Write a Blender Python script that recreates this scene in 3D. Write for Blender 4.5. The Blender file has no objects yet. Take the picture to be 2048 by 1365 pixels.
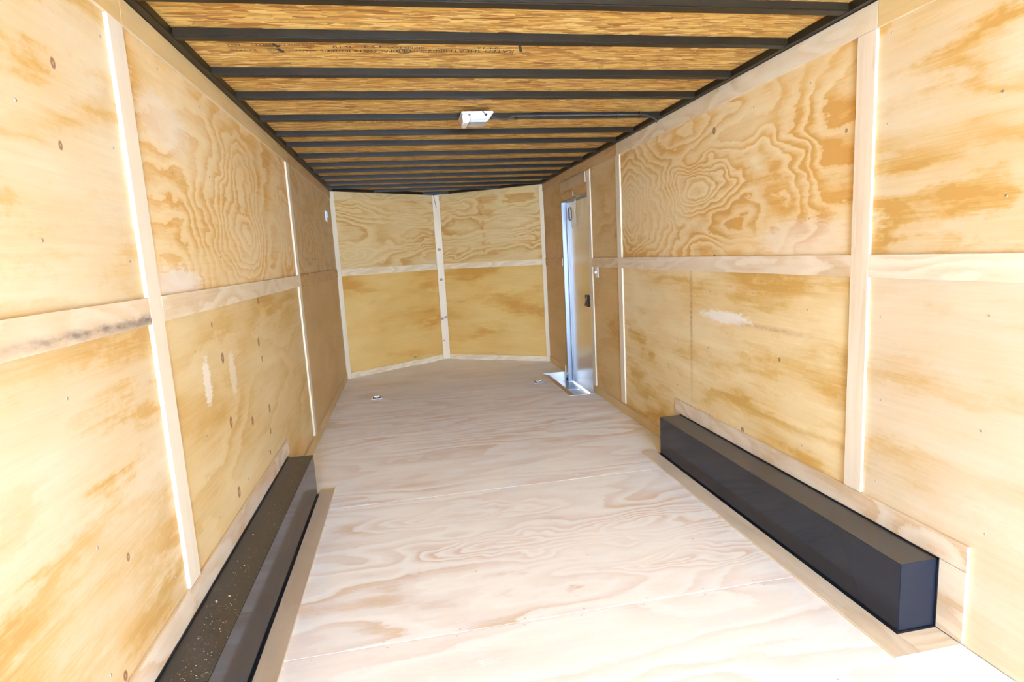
import bpy, bmesh, math, random
from mathutils import Vector, Matrix
random.seed(7)
S = bpy.context.scene
COL = S.collection
PI = math.pi
W, H, YR = 2.436, 2.13, -4.20          # inside width, wall height, unseen rear opening, moved back to even out the light
YC, YA, XA = 6.855, 7.695, 1.218       # nose corners and apex
OSB_Z = 2.16

# ------------------------------------------------------------------ camera
cam = bpy.data.cameras.new('camera')
cam_o = bpy.data.objects.new('camera', cam)
COL.objects.link(cam_o)
cam.sensor_width = 36.0
cam.lens = 1161.7 * 36.0 / 2048.0
cam.clip_start = 0.02
cam.clip_end = 200
r_ = Vector((0.9818168, -0.1819290, -0.0541998))
u_ = Vector((0.0797396, 0.1361449, 0.9874746))
f_ = Vector((0.1722713, 0.9738410, -0.1481763))
M = Matrix.Identity(4)
for i in range(3):
    M[i][0], M[i][1], M[i][2] = r_[i], u_[i], -f_[i]
M[0][3], M[1][3], M[2][3] = 0.75316, 0.0, 1.33437
cam_o.matrix_world = M
S.camera = cam_o

# ------------------------------------------------------------------ sky, sun, exposure
SUN_EL, SUN_AZ = math.radians(48), math.radians(275)   # azimuth the sun stands at, clockwise from +Y
world = bpy.data.worlds.new('sky')
S.world = world
world.use_nodes = True
nt = world.node_tree
tcw = nt.nodes.new('ShaderNodeTexCoord')
sepw = nt.nodes.new('ShaderNodeSeparateXYZ')
nt.links.new(tcw.outputs['Generated'], sepw.inputs[0])
sky = nt.nodes.new('ShaderNodeValToRGB')               # clear sky: pale hazy horizon, deeper blue overhead
sky.color_ramp.elements[0].position = 0.0
sky.color_ramp.elements[0].color = (0.62, 0.89, 1.40, 1)
sky.color_ramp.elements[1].position = 1.0
sky.color_ramp.elements[1].color = (0.38, 0.68, 1.26, 1)
nt.links.new(sepw.outputs[2], sky.inputs[0])
bg = nt.nodes['Background']
bg.inputs['Strength'].default_value = 3.0
nt.links.new(sky.outputs[0], bg.inputs[0])

sun = bpy.data.lights.new('sun', 'SUN')
sun.energy = 9.5
sun.angle = math.radians(0.53)
sun.color = (0.88, 0.98, 1.12)
sun_o = bpy.data.objects.new('sun', sun)
COL.objects.link(sun_o)
sdir = Vector((math.sin(SUN_AZ) * math.cos(SUN_EL), math.cos(SUN_AZ) * math.cos(SUN_EL), math.sin(SUN_EL)))
sun_o.rotation_euler = sdir.to_track_quat('Z', 'Y').to_euler()
sun_o.location = (0, -8, 8)

por = bpy.data.lights.new('opening_portal', 'AREA')    # only guides sampling of the sky through the rear opening
por.shape = 'RECTANGLE'
por.size, por.size_y = W, 2.2
por.cycles.is_portal = True
por_o = bpy.data.objects.new('opening_portal', por)
COL.objects.link(por_o)
por_o.location = (W / 2, YR - 0.02, 1.08)
por_o.rotation_euler = (math.radians(90), 0, 0)

S.view_settings.view_transform = 'Standard'
S.view_settings.look = 'None'
S.view_settings.gamma = 1.0
S.view_settings.use_curve_mapping = False
S.view_settings.exposure = 4.12
S.cycles.max_bounces = 12
S.cycles.diffuse_bounces = 8
S.cycles.glossy_bounces = 4
S.cycles.sample_clamp_indirect = 8.0
S.cycles.use_denoising = True


# ------------------------------------------------------------------ node helpers
class NT:
    def __init__(self, name):
        self.m = bpy.data.materials.new(name)
        self.m.use_nodes = True
        self.t = self.m.node_tree
        self.b = self.t.nodes['Principled BSDF']

    def n(self, kind, **kw):
        nd = self.t.nodes.new(kind)
        for k, v in kw.items():
            setattr(nd, k, v)
        return nd

    def put(self, sock, val):
        if isinstance(val, bpy.types.NodeSocket):
            self.t.links.new(val, sock)
        elif val is not None:
            sock.default_value = val

    def math(self, op, a, b=None, c=None, clamp=False):
        nd = self.n('ShaderNodeMath', operation=op, use_clamp=clamp)
        self.put(nd.inputs[0], a)
        if b is not None:
            self.put(nd.inputs[1], b)
        if c is not None:
            self.put(nd.inputs[2], c)
        return nd.outputs[0]

    def noise(self, vec, scale=1.0, detail=2.0, rough=0.5, dist=0.0):
        nd = self.n('ShaderNodeTexNoise')
        self.put(nd.inputs['Vector'], vec)
        nd.inputs['Scale'].default_value = scale
        nd.inputs['Detail'].default_value = detail
        nd.inputs['Roughness'].default_value = rough
        nd.inputs['Distortion'].default_value = dist
        return nd.outputs['Fac']

    def vec(self, v, loc=(0, 0, 0), rot=(0, 0, 0), sc=(1, 1, 1)):
        nd = self.n('ShaderNodeMapping')
        self.put(nd.inputs['Vector'], v)
        nd.inputs['Location'].default_value = loc
        nd.inputs['Rotation'].default_value = rot
        nd.inputs['Scale'].default_value = sc
        return nd.outputs[0]

    def ramp(self, fac, stops, interp='LINEAR'):
        nd = self.n('ShaderNodeValToRGB')
        self.put(nd.inputs[0], fac)
        cr = nd.color_ramp
        cr.interpolation = interp
        while len(cr.elements) < len(stops):
            cr.elements.new(0.5)
        for e, (p, c) in zip(cr.elements, stops):
            e.position = p
            e.color = (c, c, c, 1) if not hasattr(c, '__len__') else (c[0], c[1], c[2], 1)
        return nd.outputs[0]

    def mix(self, fac, a, b, mode='MIX'):
        nd = self.n('ShaderNodeMix', data_type='RGBA', blend_type=mode)
        self.put(nd.inputs['Factor'], fac)
        for s, v in ((nd.inputs[6], a), (nd.inputs[7], b)):
            self.put(s, v if isinstance(v, bpy.types.NodeSocket) else (v[0], v[1], v[2], 1))
        return nd.outputs[2]

    def bump(self, h, strength=0.2, dist=0.002):
        nd = self.n('ShaderNodeBump')
        nd.inputs['Strength'].default_value = strength
        nd.inputs['Distance'].default_value = dist
        self.put(nd.inputs['Height'], h)
        self.t.links.new(nd.outputs[0], self.b.inputs['Normal'])

    def done(self, color=None, rough=None, metal=None, spec=None):
        if color is not None:
            self.put(self.b.inputs['Base Color'], color if isinstance(color, bpy.types.NodeSocket) else (*color, 1))
        if rough is not None:
            self.put(self.b.inputs['Roughness'], rough)
        if metal is not None:
            self.b.inputs['Metallic'].default_value = metal
        if spec is not None:
            self.b.inputs['Specular IOR Level'].default_value = spec
        return self.m


def plain(name, color, rough=0.5, metal=0.0, spec=0.5, vary=0.08, scale=30.0):
    k = NT(name)
    tc = k.n('ShaderNodeTexCoord').outputs['Object']
    f = k.noise(tc, scale, 3)
    c = k.mix(f, [x * (1 - vary) for x in color], [min(1, x * (1 + vary)) for x in color])
    return k.done(c, rough, metal, spec)


LIGHT = (0.83, 0.665, 0.355)
DARK = (0.68, 0.39, 0.105)


def ply(name, seed, light=LIGHT, dark=DARK, rings=7.0, contrast=0.9, su=0.75, sv=2.3, grain='u', centers=(), knots=(),
        patches=(), stains=(), tone=0.5, fiber=0.35, rough=0.55, zig=0.22, spec=0.35, blur=0.0):
    """Rotary-cut plywood face: contour lines of a stretched height field, fine fibre, knots, filler patches, stains.
    u runs along the grain, v across it, both in metres from the board's corner."""
    light, dark = tuple(x ** 0.78 for x in light), tuple(x ** 0.84 for x in dark)
    k = NT(name)
    tc = k.n('ShaderNodeTexCoord').outputs['Object']
    sep = k.n('ShaderNodeSeparateXYZ')
    k.put(sep.inputs[0], tc)
    U, V = (sep.outputs[0], sep.outputs[1]) if grain == 'u' else (sep.outputs[1], sep.outputs[0])
    cmb = k.n('ShaderNodeCombineXYZ')
    k.put(cmb.inputs[0], U)
    k.put(cmb.inputs[1], V)
    P = cmb.outputs[0]

    def off(su_, sv_, q):
        return k.vec(P, loc=(seed * 3.17 + q * 11.3, seed * 1.73 - q * 7.1, seed * 0.61 + q), sc=(su_, sv_, 1))

    def blob(cu, cv, ru, rv, wu=None, wv=None):
        uu, vv = (U, V) if wu is None else (wu, wv)
        a = k.math('MULTIPLY', k.math('SUBTRACT', uu, cu), 1 / ru)
        b = k.math('MULTIPLY', k.math('SUBTRACT', vv, cv), 1 / rv)
        d = k.math('ADD', k.math('MULTIPLY', a, a), k.math('MULTIPLY', b, b))
        return k.math('POWER', 2.718, k.math('MULTIPLY', d, -1.0))

    h = k.noise(off(su, sv, 0), 1.0, 1.6, 0.45, 0.25)
    if centers:
        wu = k.math('MULTIPLY_ADD', k.math('SUBTRACT', k.noise(off(3.0, 5.0, 11), 1.0, 2.0, 0.5), 0.5), 0.45, U)
        wv = k.math('MULTIPLY_ADD', k.math('SUBTRACT', k.noise(off(3.0, 5.0, 12), 1.0, 2.0, 0.5), 0.5), 0.22, V)
    for (cu, cv, ru, rv, amp) in centers:
        h = k.math('MULTIPLY_ADD', blob(cu, cv, ru, rv, wu, wv), amp, h)
    z0 = k.noise(off(1.9, 5.0, 13), 1.0, 2.0, 0.5)
    z1 = k.noise(off(5.0, 22.0, 1), 1.0, 3.0, 0.6)
    z2 = k.noise(off(26.0, 40.0, 2), 1.0, 3.0, 0.65)
    kk = k.math('MULTIPLY_ADD', h, rings * 2.2, k.math('MULTIPLY', z1, zig * 3.2))
    kk = k.math('MULTIPLY_ADD', z2, zig * 1.6, kk)
    kk = k.math('MULTIPLY_ADD', z0, rings * 0.55, kk)
    fr = k.math('FRACT', kk)
    if blur:
        band = k.ramp(fr, [(0.0, 0.1), (0.25, 0.25), (0.55, 1.0), (0.8, 0.55), (1.0, 0.1)], 'EASE')
    else:
        band = k.ramp(fr, [(0.0, 0.25), (0.18, 0.05), (0.46, 0.5), (0.72, 0.9), (0.90, 1.0), (0.95, 0.7), (1.0, 0.25)], 'EASE')
    big = k.noise(off(0.9, 2.2, 3), 1.3, 3.0, 0.55)
    amt = k.ramp(k.noise(off(0.8, 1.9, 4), 1.5, 2.0, 0.5), [(0.32, 0.35), (0.62, 1.0)])
    fac = k.math('MULTIPLY', k.math('MULTIPLY', band, amt), contrast)
    fac = k.math('MULTIPLY_ADD', k.ramp(big, [(0.34, 0.0), (0.68, 1.0)]), tone, fac)
    fib = k.noise(off(7.0, 260.0, 5), 1.0, 2.0, 0.6)
    fib2 = k.noise(off(2.0, 60.0, 6), 1.0, 3.0, 0.6)
    fac = k.math('MULTIPLY_ADD', k.math('SUBTRACT', fib, 0.5), fiber, fac)
    fac = k.math('MULTIPLY_ADD', k.math('SUBTRACT', fib2, 0.5), fiber * 1.3, fac, clamp=True)
    deep = tuple(x * y for x, y in zip(dark, (0.92, 0.84, 0.70)))
    col = k.ramp(fac, [(0.0, light), (0.55, tuple((a + b) / 2 for a, b in zip(light, dark))), (0.85, dark), (1.0, deep)])
    # bleached places with ragged ends
    rag = k.math('MULTIPLY', k.math('SUBTRACT', k.noise(off(18, 70, 7), 1.0, 3.0, 0.7), 0.5), 1.3)
    for (cu, cv, ru, rv, c, s) in patches:
        e = k.math('ADD', blob(cu, cv, ru, rv), rag)
        col = k.mix(k.math('MULTIPLY', k.ramp(e, [(0.35, 0.0), (0.6, 1.0)]), s), col, c)
    for (cu, cv, ru, rv, c, s) in stains:
        e = k.math('MULTIPLY', blob(cu, cv, ru, rv), k.math('MULTIPLY_ADD', k.noise(off(14, 40, 8), 1.0, 3.0, 0.7), 3.0, -0.75))
        col = k.mix(k.math('MULTIPLY', e, s, clamp=True), col, c)
    for (cu, cv, rr) in knots:
        e = blob(cu, cv, rr * 0.75, rr)
        col = k.mix(k.ramp(e, [(0.18, 0.0), (0.40, 0.75), (0.7, 0.85), (0.9, 0.5)]), col, (0.22, 0.07, 0.02))
    k.bump(k.math('ADD', fib, k.math('MULTIPLY', band, 0.4)), 0.10, 0.0015)
    rg = k.math('MULTIPLY_ADD', fib2, 0.12, rough - 0.06)
    return k.done(col, rg, 0, spec)


def ply_edge(name):
    """Cut edge of the plywood strips: thin plies, mostly pale, running along the strip; w is the thickness."""
    k = NT(name)
    tc = k.n('ShaderNodeTexCoord').outputs['Object']
    sep = k.n('ShaderNodeSeparateXYZ')
    k.put(sep.inputs[0], tc)
    w = k.math('FRACT', k.math('MULTIPLY', sep.outputs[2], 1 / 0.0075))
    n = k.noise(k.vec(tc, sc=(9, 9, 300)), 1.0, 3, 0.7)
    c = k.ramp(w, [(0.0, (0.70, 0.59, 0.41)), (0.42, (0.72, 0.61, 0.43)), (0.5, (0.42, 0.29, 0.15)), (0.62, (0.56, 0.42, 0.25)), (0.7, (0.70, 0.59, 0.41))])
    c = k.mix(k.ramp(n, [(0.66, 0.0), (0.72, 0.8)]), c, (0.25, 0.14, 0.06))
    return k.done(c, 0.7, 0, 0.2)


def osb(name, seed):
    k = NT(name)
    tc = k.n('ShaderNodeTexCoord').outputs['Object']
    wob = k.n('ShaderNodeTexNoise')
    k.put(wob.inputs['Vector'], tc)
    wob.inputs['Scale'].default_value = 9
    add = k.n('ShaderNodeVectorMath', operation='MULTIPLY_ADD')
    k.put(add.inputs[0], wob.outputs['Color'])
    add.inputs[1].default_value = (0.03, 0.012, 0)
    k.put(add.inputs[2], tc)
    P = add.outputs[0]
    stops = [(0.0, (0.27, 0.10, 0.018)), (0.16, (0.53, 0.27, 0.055)), (0.45, (0.71, 0.43, 0.105)), (0.75, (0.82, 0.54, 0.155)), (1.0, (0.91, 0.67, 0.26))]

    def layer(rot, su, sv, q):
        v = k.n('ShaderNodeTexVoronoi', feature='F1', distance='EUCLIDEAN')
        k.put(v.inputs['Vector'], k.vec(P, loc=(seed + q * 3.3, q * 5.1, q), rot=(0, 0, rot), sc=(su, sv, 1)))
        v.inputs['Scale'].default_value = 1.0
        v.inputs['Randomness'].default_value = 1.0
        s = k.n('ShaderNodeSeparateColor')
        k.put(s.inputs[0], v.outputs['Color'])
        edge = k.n('ShaderNodeTexVoronoi', feature='DISTANCE_TO_EDGE')
        k.put(edge.inputs['Vector'], k.vec(P, loc=(seed + q * 3.3, q * 5.1, q), rot=(0, 0, rot), sc=(su, sv, 1)))
        edge.inputs['Scale'].default_value = 1.0
        c = k.ramp(s.outputs[0], stops)
        c = k.mix(k.ramp(edge.outputs['Distance'], [(0.0, 0.55), (0.05, 0.0)]), c, (0.20, 0.09, 0.025))
        return c, s.outputs[1]

    c0, p0 = layer(0.04, 8.0, 75.0, 1)
    c1, p1 = layer(0.42, 12.0, 70.0, 2)
    c2, p2 = layer(-0.45, 12.0, 75.0, 3)
    c3, p3 = layer(-0.80, 16.0, 120.0, 4)
    c4, p4 = layer(0.75, 18.0, 125.0, 5)
    c3 = k.mix(0.75, c3, (0.36, 0.15, 0.04))
    c4 = k.mix(0.75, c4, (0.40, 0.18, 0.05))
    c = k.mix(k.ramp(p1, [(0.52, 0.0), (0.53, 1.0)]), c0, c1)
    c = k.mix(k.ramp(p2, [(0.58, 0.0), (0.59, 1.0)]), c, c2)
    c = k.mix(k.ramp(p3, [(0.92, 0.0), (0.925, 1.0)]), c, c3)
    c = k.mix(k.ramp(p4, [(0.93, 0.0), (0.935, 1.0)]), c, c4)
    fib = k.noise(k.vec(P, sc=(14, 300, 1)), 1.0, 2, 0.6)
    c = k.mix(k.math('MULTIPLY', k.math('SUBTRACT', fib, 0.30), 0.55, clamp=True), c, (0.36, 0.19, 0.06))
    k.bump(p0, 0.25, 0.003)
    return k.done(c, 0.6, 0, 0.3)


# ------------------------------------------------------------------ mesh helpers
def link(name, me, parent=None, mat=None, mw=None):
    o = bpy.data.objects.new(name, me)
    COL.objects.link(o)
    if mat is not None:
        for m in (mat if isinstance(mat, (list, tuple)) else [mat]):
            me.materials.append(m)
    if parent is not None:
        o.parent = parent
    if mw is not None:
        o.matrix_basis = mw if parent is None else parent_world(parent).inverted() @ mw
    return o


def parent_world(o):
    m = o.matrix_basis.copy()
    if o.parent is not None:
        m = parent_world(o.parent) @ m
    return m


def frame(origin, U, V):
    U = Vector(U).normalized()
    V = Vector(V).normalized()
    N = U.cross(V)
    m = Matrix.Identity(4)
    for i in range(3):
        m[i][0], m[i][1], m[i][2], m[i][3] = U[i], V[i], N[i], origin[i]
    return m


def prism(pts, w0, w1, bevel=0.0, edge_mat=0):
    """closed prism over a polygon in (u, v), from w0 to w1; faces that are not the two caps take edge_mat"""
    bm = bmesh.new()
    a = [bm.verts.new((p[0], p[1], w0)) for p in pts]
    b = [bm.verts.new((p[0], p[1], w1)) for p in pts]
    bm.faces.new(a[::-1])
    bm.faces.new(b)
    n = len(pts)
    for i in range(n):
        fc = bm.faces.new((a[i], a[(i + 1) % n], b[(i + 1) % n], b[i]))
        fc.material_index = edge_mat
    bmesh.ops.recalc_face_normals(bm, faces=bm.faces)
    if bevel:
        bmesh.ops.bevel(bm, geom=list(bm.edges), offset=bevel, segments=1, affect='EDGES')
    me = bpy.data.meshes.new('prism')
    bm.to_mesh(me)
    bm.free()
    return me


def board(name, fr, u0, v0, u1, v1, w0, w1, mat, parent, bevel=0.0012, edge=None):
    """rectangular board: its own frame sits at its corner so the material's grain starts there"""
    m = fr @ Matrix.Translation((u0, v0, 0))
    me = prism([(0, 0), (u1 - u0, 0), (u1 - u0, v1 - v0), (0, v1 - v0)], w0, w1, bevel, 1 if edge else 0)
    return link(name, me, parent, [mat, edge] if edge else mat, m)


def bm_box(bm, lo, hi, mat=0):
    x0, y0, z0 = lo
    x1, y1, z1 = hi
    v = [bm.verts.new(p) for p in ((x0, y0, z0), (x1, y0, z0), (x1, y1, z0), (x0, y1, z0), (x0, y0, z1), (x1, y0, z1), (x1, y1, z1), (x0, y1, z1))]
    for q in ((3, 2, 1, 0), (4, 5, 6, 7), (0, 1, 5, 4), (1, 2, 6, 5), (2, 3, 7, 6), (3, 0, 4, 7)):
        bm.faces.new([v[i] for i in q]).material_index = mat


def bm_tube(bm, pts, rad, seg=8, closed=False):
    pts = [Vector(p) for p in pts]
    rings = []
    n = len(pts)
    prev = None
    for i, p in enumerate(pts):
        if closed:
            d = pts[(i + 1) % n] - pts[i - 1]
        else:
            d = pts[min(i + 1, n - 1)] - pts[max(i - 1, 0)]
        d.normalize()
        a = prev if prev is not None else (Vector((0, 0, 1)) if abs(d.z) < 0.9 else Vector((1, 0, 0)))
        a = (a - d * a.dot(d)).normalized()
        b = d.cross(a)
        prev = a
        rings.append([bm.verts.new(p + (a * math.cos(t) + b * math.sin(t)) * rad) for t in [2 * PI * j / seg for j in range(seg)]])
    m = n if closed else n - 1
    for i in range(m):
        A, B = rings[i], rings[(i + 1) % n]
        for j in range(seg):
            bm.faces.new((A[j], A[(j + 1) % seg], B[(j + 1) % seg], B[j])).smooth = True
    if not closed:
        bm.faces.new(rings[0][::-1])
        bm.faces.new(rings[-1])


def bm_disc(bm, c, axis, rad, h, seg=10):
    axis = Vector(axis).normalized()
    a = axis.orthogonal().normalized()
    b = axis.cross(a)
    c = Vector(c)
    r0 = [bm.verts.new(c + (a * math.cos(t) + b * math.sin(t)) * rad) for t in [2 * PI * j / seg for j in range(seg)]]
    r1 = [bm.verts.new(c + axis * h + (a * math.cos(t) + b * math.sin(t)) * rad * 0.8) for t in [2 * PI * j / seg for j in range(seg)]]
    for j in range(seg):
        bm.faces.new((r0[j], r0[(j + 1) % seg], r1[(j + 1) % seg], r1[j]))
    bm.faces.new(r1)
    bm.faces.new(r0[::-1])


def to_mesh(bm, bevel=0.0, seg=2, recalc=True):
    if recalc:
        bmesh.ops.recalc_face_normals(bm, faces=bm.faces)
    if bevel:
        bmesh.ops.bevel(bm, geom=list(bm.edges), offset=bevel, segments=seg, affect='EDGES')
    me = bpy.data.meshes.new('mesh')
    bm.to_mesh(me)
    bm.free()
    return me


def box(name, lo, hi, mat, parent=None, bevel=0.0, mw=None, seg=2):
    bm = bmesh.new()
    bm_box(bm, lo, hi)
    return link(name, to_mesh(bm, bevel, seg), parent, mat, mw)


def structure(o):
    o['kind'] = 'structure'
    return o


def thing(name, loc, label, cat, group=None):
    o = bpy.data.objects.new(name, None)
    COL.objects.link(o)
    o.location = loc
    o.empty_display_size = 0.1
    o['label'] = label
    o['category'] = cat
    if group:
        o['group'] = group
    return o


def at(x, y, z):
    return Matrix.Translation((x, y, z))


# ------------------------------------------------------------------ shared materials
WHITEISH = (0.80, 0.75, 0.66)
PALE_L, PALE_D = (0.74, 0.63, 0.47), (0.58, 0.42, 0.25)
EDGE = ply_edge('plywood_cut_edge')
STEEL = plain('black_painted_steel', (0.021, 0.014, 0.007), 0.36, 0.0, 0.2, 0.3, 12)
SKIN = plain('grey_outer_sheet', (0.35, 0.35, 0.35), 0.5)
ALU = None


def aluminium(name, rough, color=(0.80, 0.80, 0.79)):
    k = NT(name)
    tc = k.n('ShaderNodeTexCoord').outputs['Object']
    n = k.noise(k.vec(tc, sc=(300, 300, 3)), 1.0, 2, 0.5)
    c = k.mix(n, [x * 0.94 for x in color], color)
    return k.done(c, k.math('MULTIPLY_ADD', n, 0.08, rough - 0.04), 1.0)


ALU = aluminium('brushed_aluminium', 0.30)
ALU_JAMB = aluminium('dull_aluminium_jamb', 0.5, (0.36, 0.38, 0.40))
ALU_DOOR = aluminium('aluminium_door_sheet', 0.24, (0.78, 0.76, 0.72))
ZINC = aluminium('zinc_plated_steel', 0.28, (0.72, 0.72, 0.70))
SCREW = plain('dull_screw_head', (0.42, 0.38, 0.32), 0.4, 0.6)

# ------------------------------------------------------------------ ground outside
bm = bmesh.new()
bm_box(bm, (-40, -40, -0.72), (40, 40, -0.62))
k = NT('pale_gravel')
tc = k.n('ShaderNodeTexCoord').outputs['Object']
c = k.ramp(k.noise(tc, 18, 6, 0.7), [(0.3, (0.56, 0.56, 0.55)), (0.7, (0.72, 0.72, 0.71))])
k.done(c, 0.9, 0, 0.2)
structure(link('ground', to_mesh(bm), None, k.m))

# ------------------------------------------------------------------ walls
T_P, T_B = 0.012, 0.012              # panel and strip thickness
Z_TRIM = 2.048
SEAM1, SEAM0 = 1.265, 1.186
BASE_Z = 0.085

# sheet-metal skins carry the boards
wall_left = structure(box('wall_left', (-0.060, YR, -0.115), (-0.045, YC + 0.03, OSB_Z + 0.04), SKIN))
bm = bmesh.new()
DY0, DY1, DZ = 5.165, 6.06, 1.835      # door opening
bm_box(bm, (W + 0.045, YR, -0.115), (W + 0.060, DY0 - 0.05, OSB_Z + 0.04))
bm_box(bm, (W + 0.045, DY1, -0.115), (W + 0.060, YC + 0.03, OSB_Z + 0.04))
bm_box(bm, (W + 0.045, DY0 - 0.05, DZ), (W + 0.060, DY1, OSB_Z + 0.04))
wall_right = structure(link('wall_right', to_mesh(bm), None, SKIN))

FL = frame((0, 0, 0), (0, 1, 0), (0, 0, 1))             # left wall: u = y
FRW = frame((W, 0, 0), (0, -1, 0), (0, 0, 1))           # right wall: u = -y
dl = Vector((XA, YA - YC, 0))
LV = dl.length
FVL = frame((0, YC, 0), dl, (0, 0, 1))                  # nose, left facet: u from the left corner to the apex
FVR = frame((XA, YA, 0), Vector((W - XA, YC - YA, 0)), (0, 0, 1))
wall_front_left = structure(link('wall_front_left', prism([(-0.09, -0.115), (LV + 0.09, -0.115), (LV + 0.09, OSB_Z + 0.04), (-0.09, OSB_Z + 0.04)], -0.06, -0.045), None, SKIN, FVL))
wall_front_right = structure(link('wall_front_right', prism([(-0.09, -0.115), (LV + 0.09, -0.115), (LV + 0.09, OSB_Z + 0.04), (-0.09, OSB_Z + 0.04)], -0.06, -0.045), None, SKIN, FVR))

B1a, B1b = 1.866, 1.956                # first upright strip
B2a, B2b = 4.340, 4.430                # second
MID1, MID2 = 1.911, 4.385
GAP = 0.003
YA0, YA1 = -0.563, -3.037            # further uprights behind the camera

# --- left wall panels: (y0, y1, z0, z1, material)
PW = (0.86, 0.83, 0.77)
mats_left = {
    'A_up': ply('plywood_left_rear_top', 3.1, rings=2.6, contrast=1.05, su=0.6, sv=2.0, tone=0.55, light=(0.66, 0.55, 0.34), dark=(0.55, 0.33, 0.09),
                knots=[(1.548 - YA0, 0.411, 0.010), (1.572 - YA0, 0.598, 0.012)], blur=1),
    'A_lo': ply('plywood_left_rear_bottom', 5.7, rings=2.2, contrast=0.8, su=0.55, sv=2.0, tone=0.6, dark=(0.55, 0.34, 0.11), light=(0.66, 0.555, 0.36),
                knots=[(1.55 - YA0, 0.62, 0.010), (1.45 - YA0, 0.36, 0.012), (1.72 - YA0, 0.25, 0.009)], blur=1),
    'B_up': ply('plywood_left_middle_top', 8.3, rings=3.8, contrast=0.70, su=0.9, sv=1.6, tone=0.5, zig=0.26,
                centers=[(1.06, 0.24, 0.42, 0.20, 0.55), (1.22, 0.56, 0.28, 0.16, 0.45), (0.10, 0.20, 0.45, 0.26, -0.5), (2.3, 0.35, 0.25, 0.3, 0.35)],
                patches=[(0.20, 0.07, 0.30, 0.06, PW, 0.65), (0.30, 0.60, 0.25, 0.10, PW, 0.35)]),
    'B_lo': ply('plywood_left_middle_bottom', 12.9, rings=3.2, contrast=0.55, su=0.7, sv=1.9, tone=0.55, light=(0.70, 0.53, 0.25), dark=(0.57, 0.35, 0.10),
                knots=[(2.5 - MID1, 0.98, 0.020), (3.182 - MID1, 1.167, 0.017), (3.093 - MID1, 0.962, 0.020), (2.502 - MID1, 0.71, 0.022), (2.814 - MID1, 0.627, 0.020),
                       (2.488 - MID1, 0.411, 0.022), (3.123 - MID1, 0.872, 0.014), (3.154 - MID1, 0.6, 0.022), (3.12 - MID1, 0.49, 0.016), (2.421 - MID1, 1.125, 0.010), (3.068 - MID1, 0.391, 0.012)],
                patches=[(2.293 - MID1, 0.924, 0.045, 0.10, (0.84, 0.78, 0.66), 0.9), (2.607 - MID1, 0.901, 0.05, 0.10, (0.84, 0.78, 0.66), 0.6)]),
    'C_up': ply('plywood_left_front_top', 17.2, rings=3.6, contrast=0.55, su=0.8, sv=1.7, tone=0.4, light=(0.64, 0.46, 0.22), dark=(0.50, 0.29, 0.09), centers=[(0.7, 0.3, 0.5, 0.2, 0.5)]),
    'C_lo': ply('plywood_left_front_bottom', 19.4, rings=2.0, contrast=0.3, su=0.7, sv=1.5, tone=0.5, light=(0.61, 0.40, 0.165), dark=(0.50, 0.29, 0.085), fiber=0.2),
}
for key, (y0, y1) in (('A', (YR, YA1)), ('A', (YA1, YA0)), ('A', (YA0, MID1)), ('B', (MID1, MID2)), ('C', (MID2, YC + GAP))):
    board('plywood_panel', FL, y0 + GAP, SEAM0 + 0.04, y1 - GAP, H - 0.004, -T_P, 0.0, mats_left[key + '_up'], wall_left)
    board('plywood_panel', FL, y0 + GAP, 0.0, y1 - GAP, SEAM0 + 0.034, -T_P, 0.0, mats_left[key + '_lo'], wall_left)

strip_pink = ply('strip_pale_pine_upright', 23.5, light=(0.75, 0.67, 0.50), dark=(0.66, 0.55, 0.38), rings=1.5, contrast=0.35, grain='v', su=0.5, sv=6, tone=0.25)
strip_pale = ply('strip_pale_pine', 27.1, light=(0.75, 0.65, 0.46), dark=(0.60, 0.43, 0.22), rings=3.0, contrast=0.7, su=1.6, sv=5, tone=0.3)
strip_pale2 = ply('strip_cream_pine', 29.9, light=(0.79, 0.69, 0.52), dark=(0.62, 0.45, 0.26), rings=3.4, contrast=0.8, su=1.4, sv=6, tone=0.15)
strip_stain = ply('strip_pine_grey_stained', 31.3, light=(0.70, 0.56, 0.38), dark=(0.56, 0.37, 0.18), rings=2.4, contrast=0.6, su=2.0, sv=5, tone=0.3,
                  stains=[(1.80 - YA0, 0.016, 0.20, 0.014, (0.16, 0.14, 0.12), 1.0), (1.50 - YA0, 0.018, 0.35, 0.014, (0.22, 0.18, 0.14), 0.85)])
strip_gold = ply('strip_golden_pine', 35.7, light=(0.66, 0.46, 0.19), dark=(0.54, 0.33, 0.10), rings=2.0, contrast=0.5, su=1.0, sv=5, tone=0.6)
strip_red = ply('strip_reddish_pine', 38.2, light=(0.60, 0.38, 0.15), dark=(0.48, 0.26, 0.085), rings=2.0, contrast=0.6, su=1.6, sv=5, tone=0.5)
strip_up = ply('strip_upright_fir', 41.8, light=(0.77, 0.67, 0.50), dark=(0.64, 0.47, 0.27), rings=2.6, contrast=0.55, grain='v', su=0.25, sv=14, tone=0.2)


def strip(fr, u0, v0, u1, v1, mat, parent, name='batten', t=T_B):
    return board(name, fr, u0, v0, u1, v1, 0.0003, t, mat, parent, 0.0008, EDGE)


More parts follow.
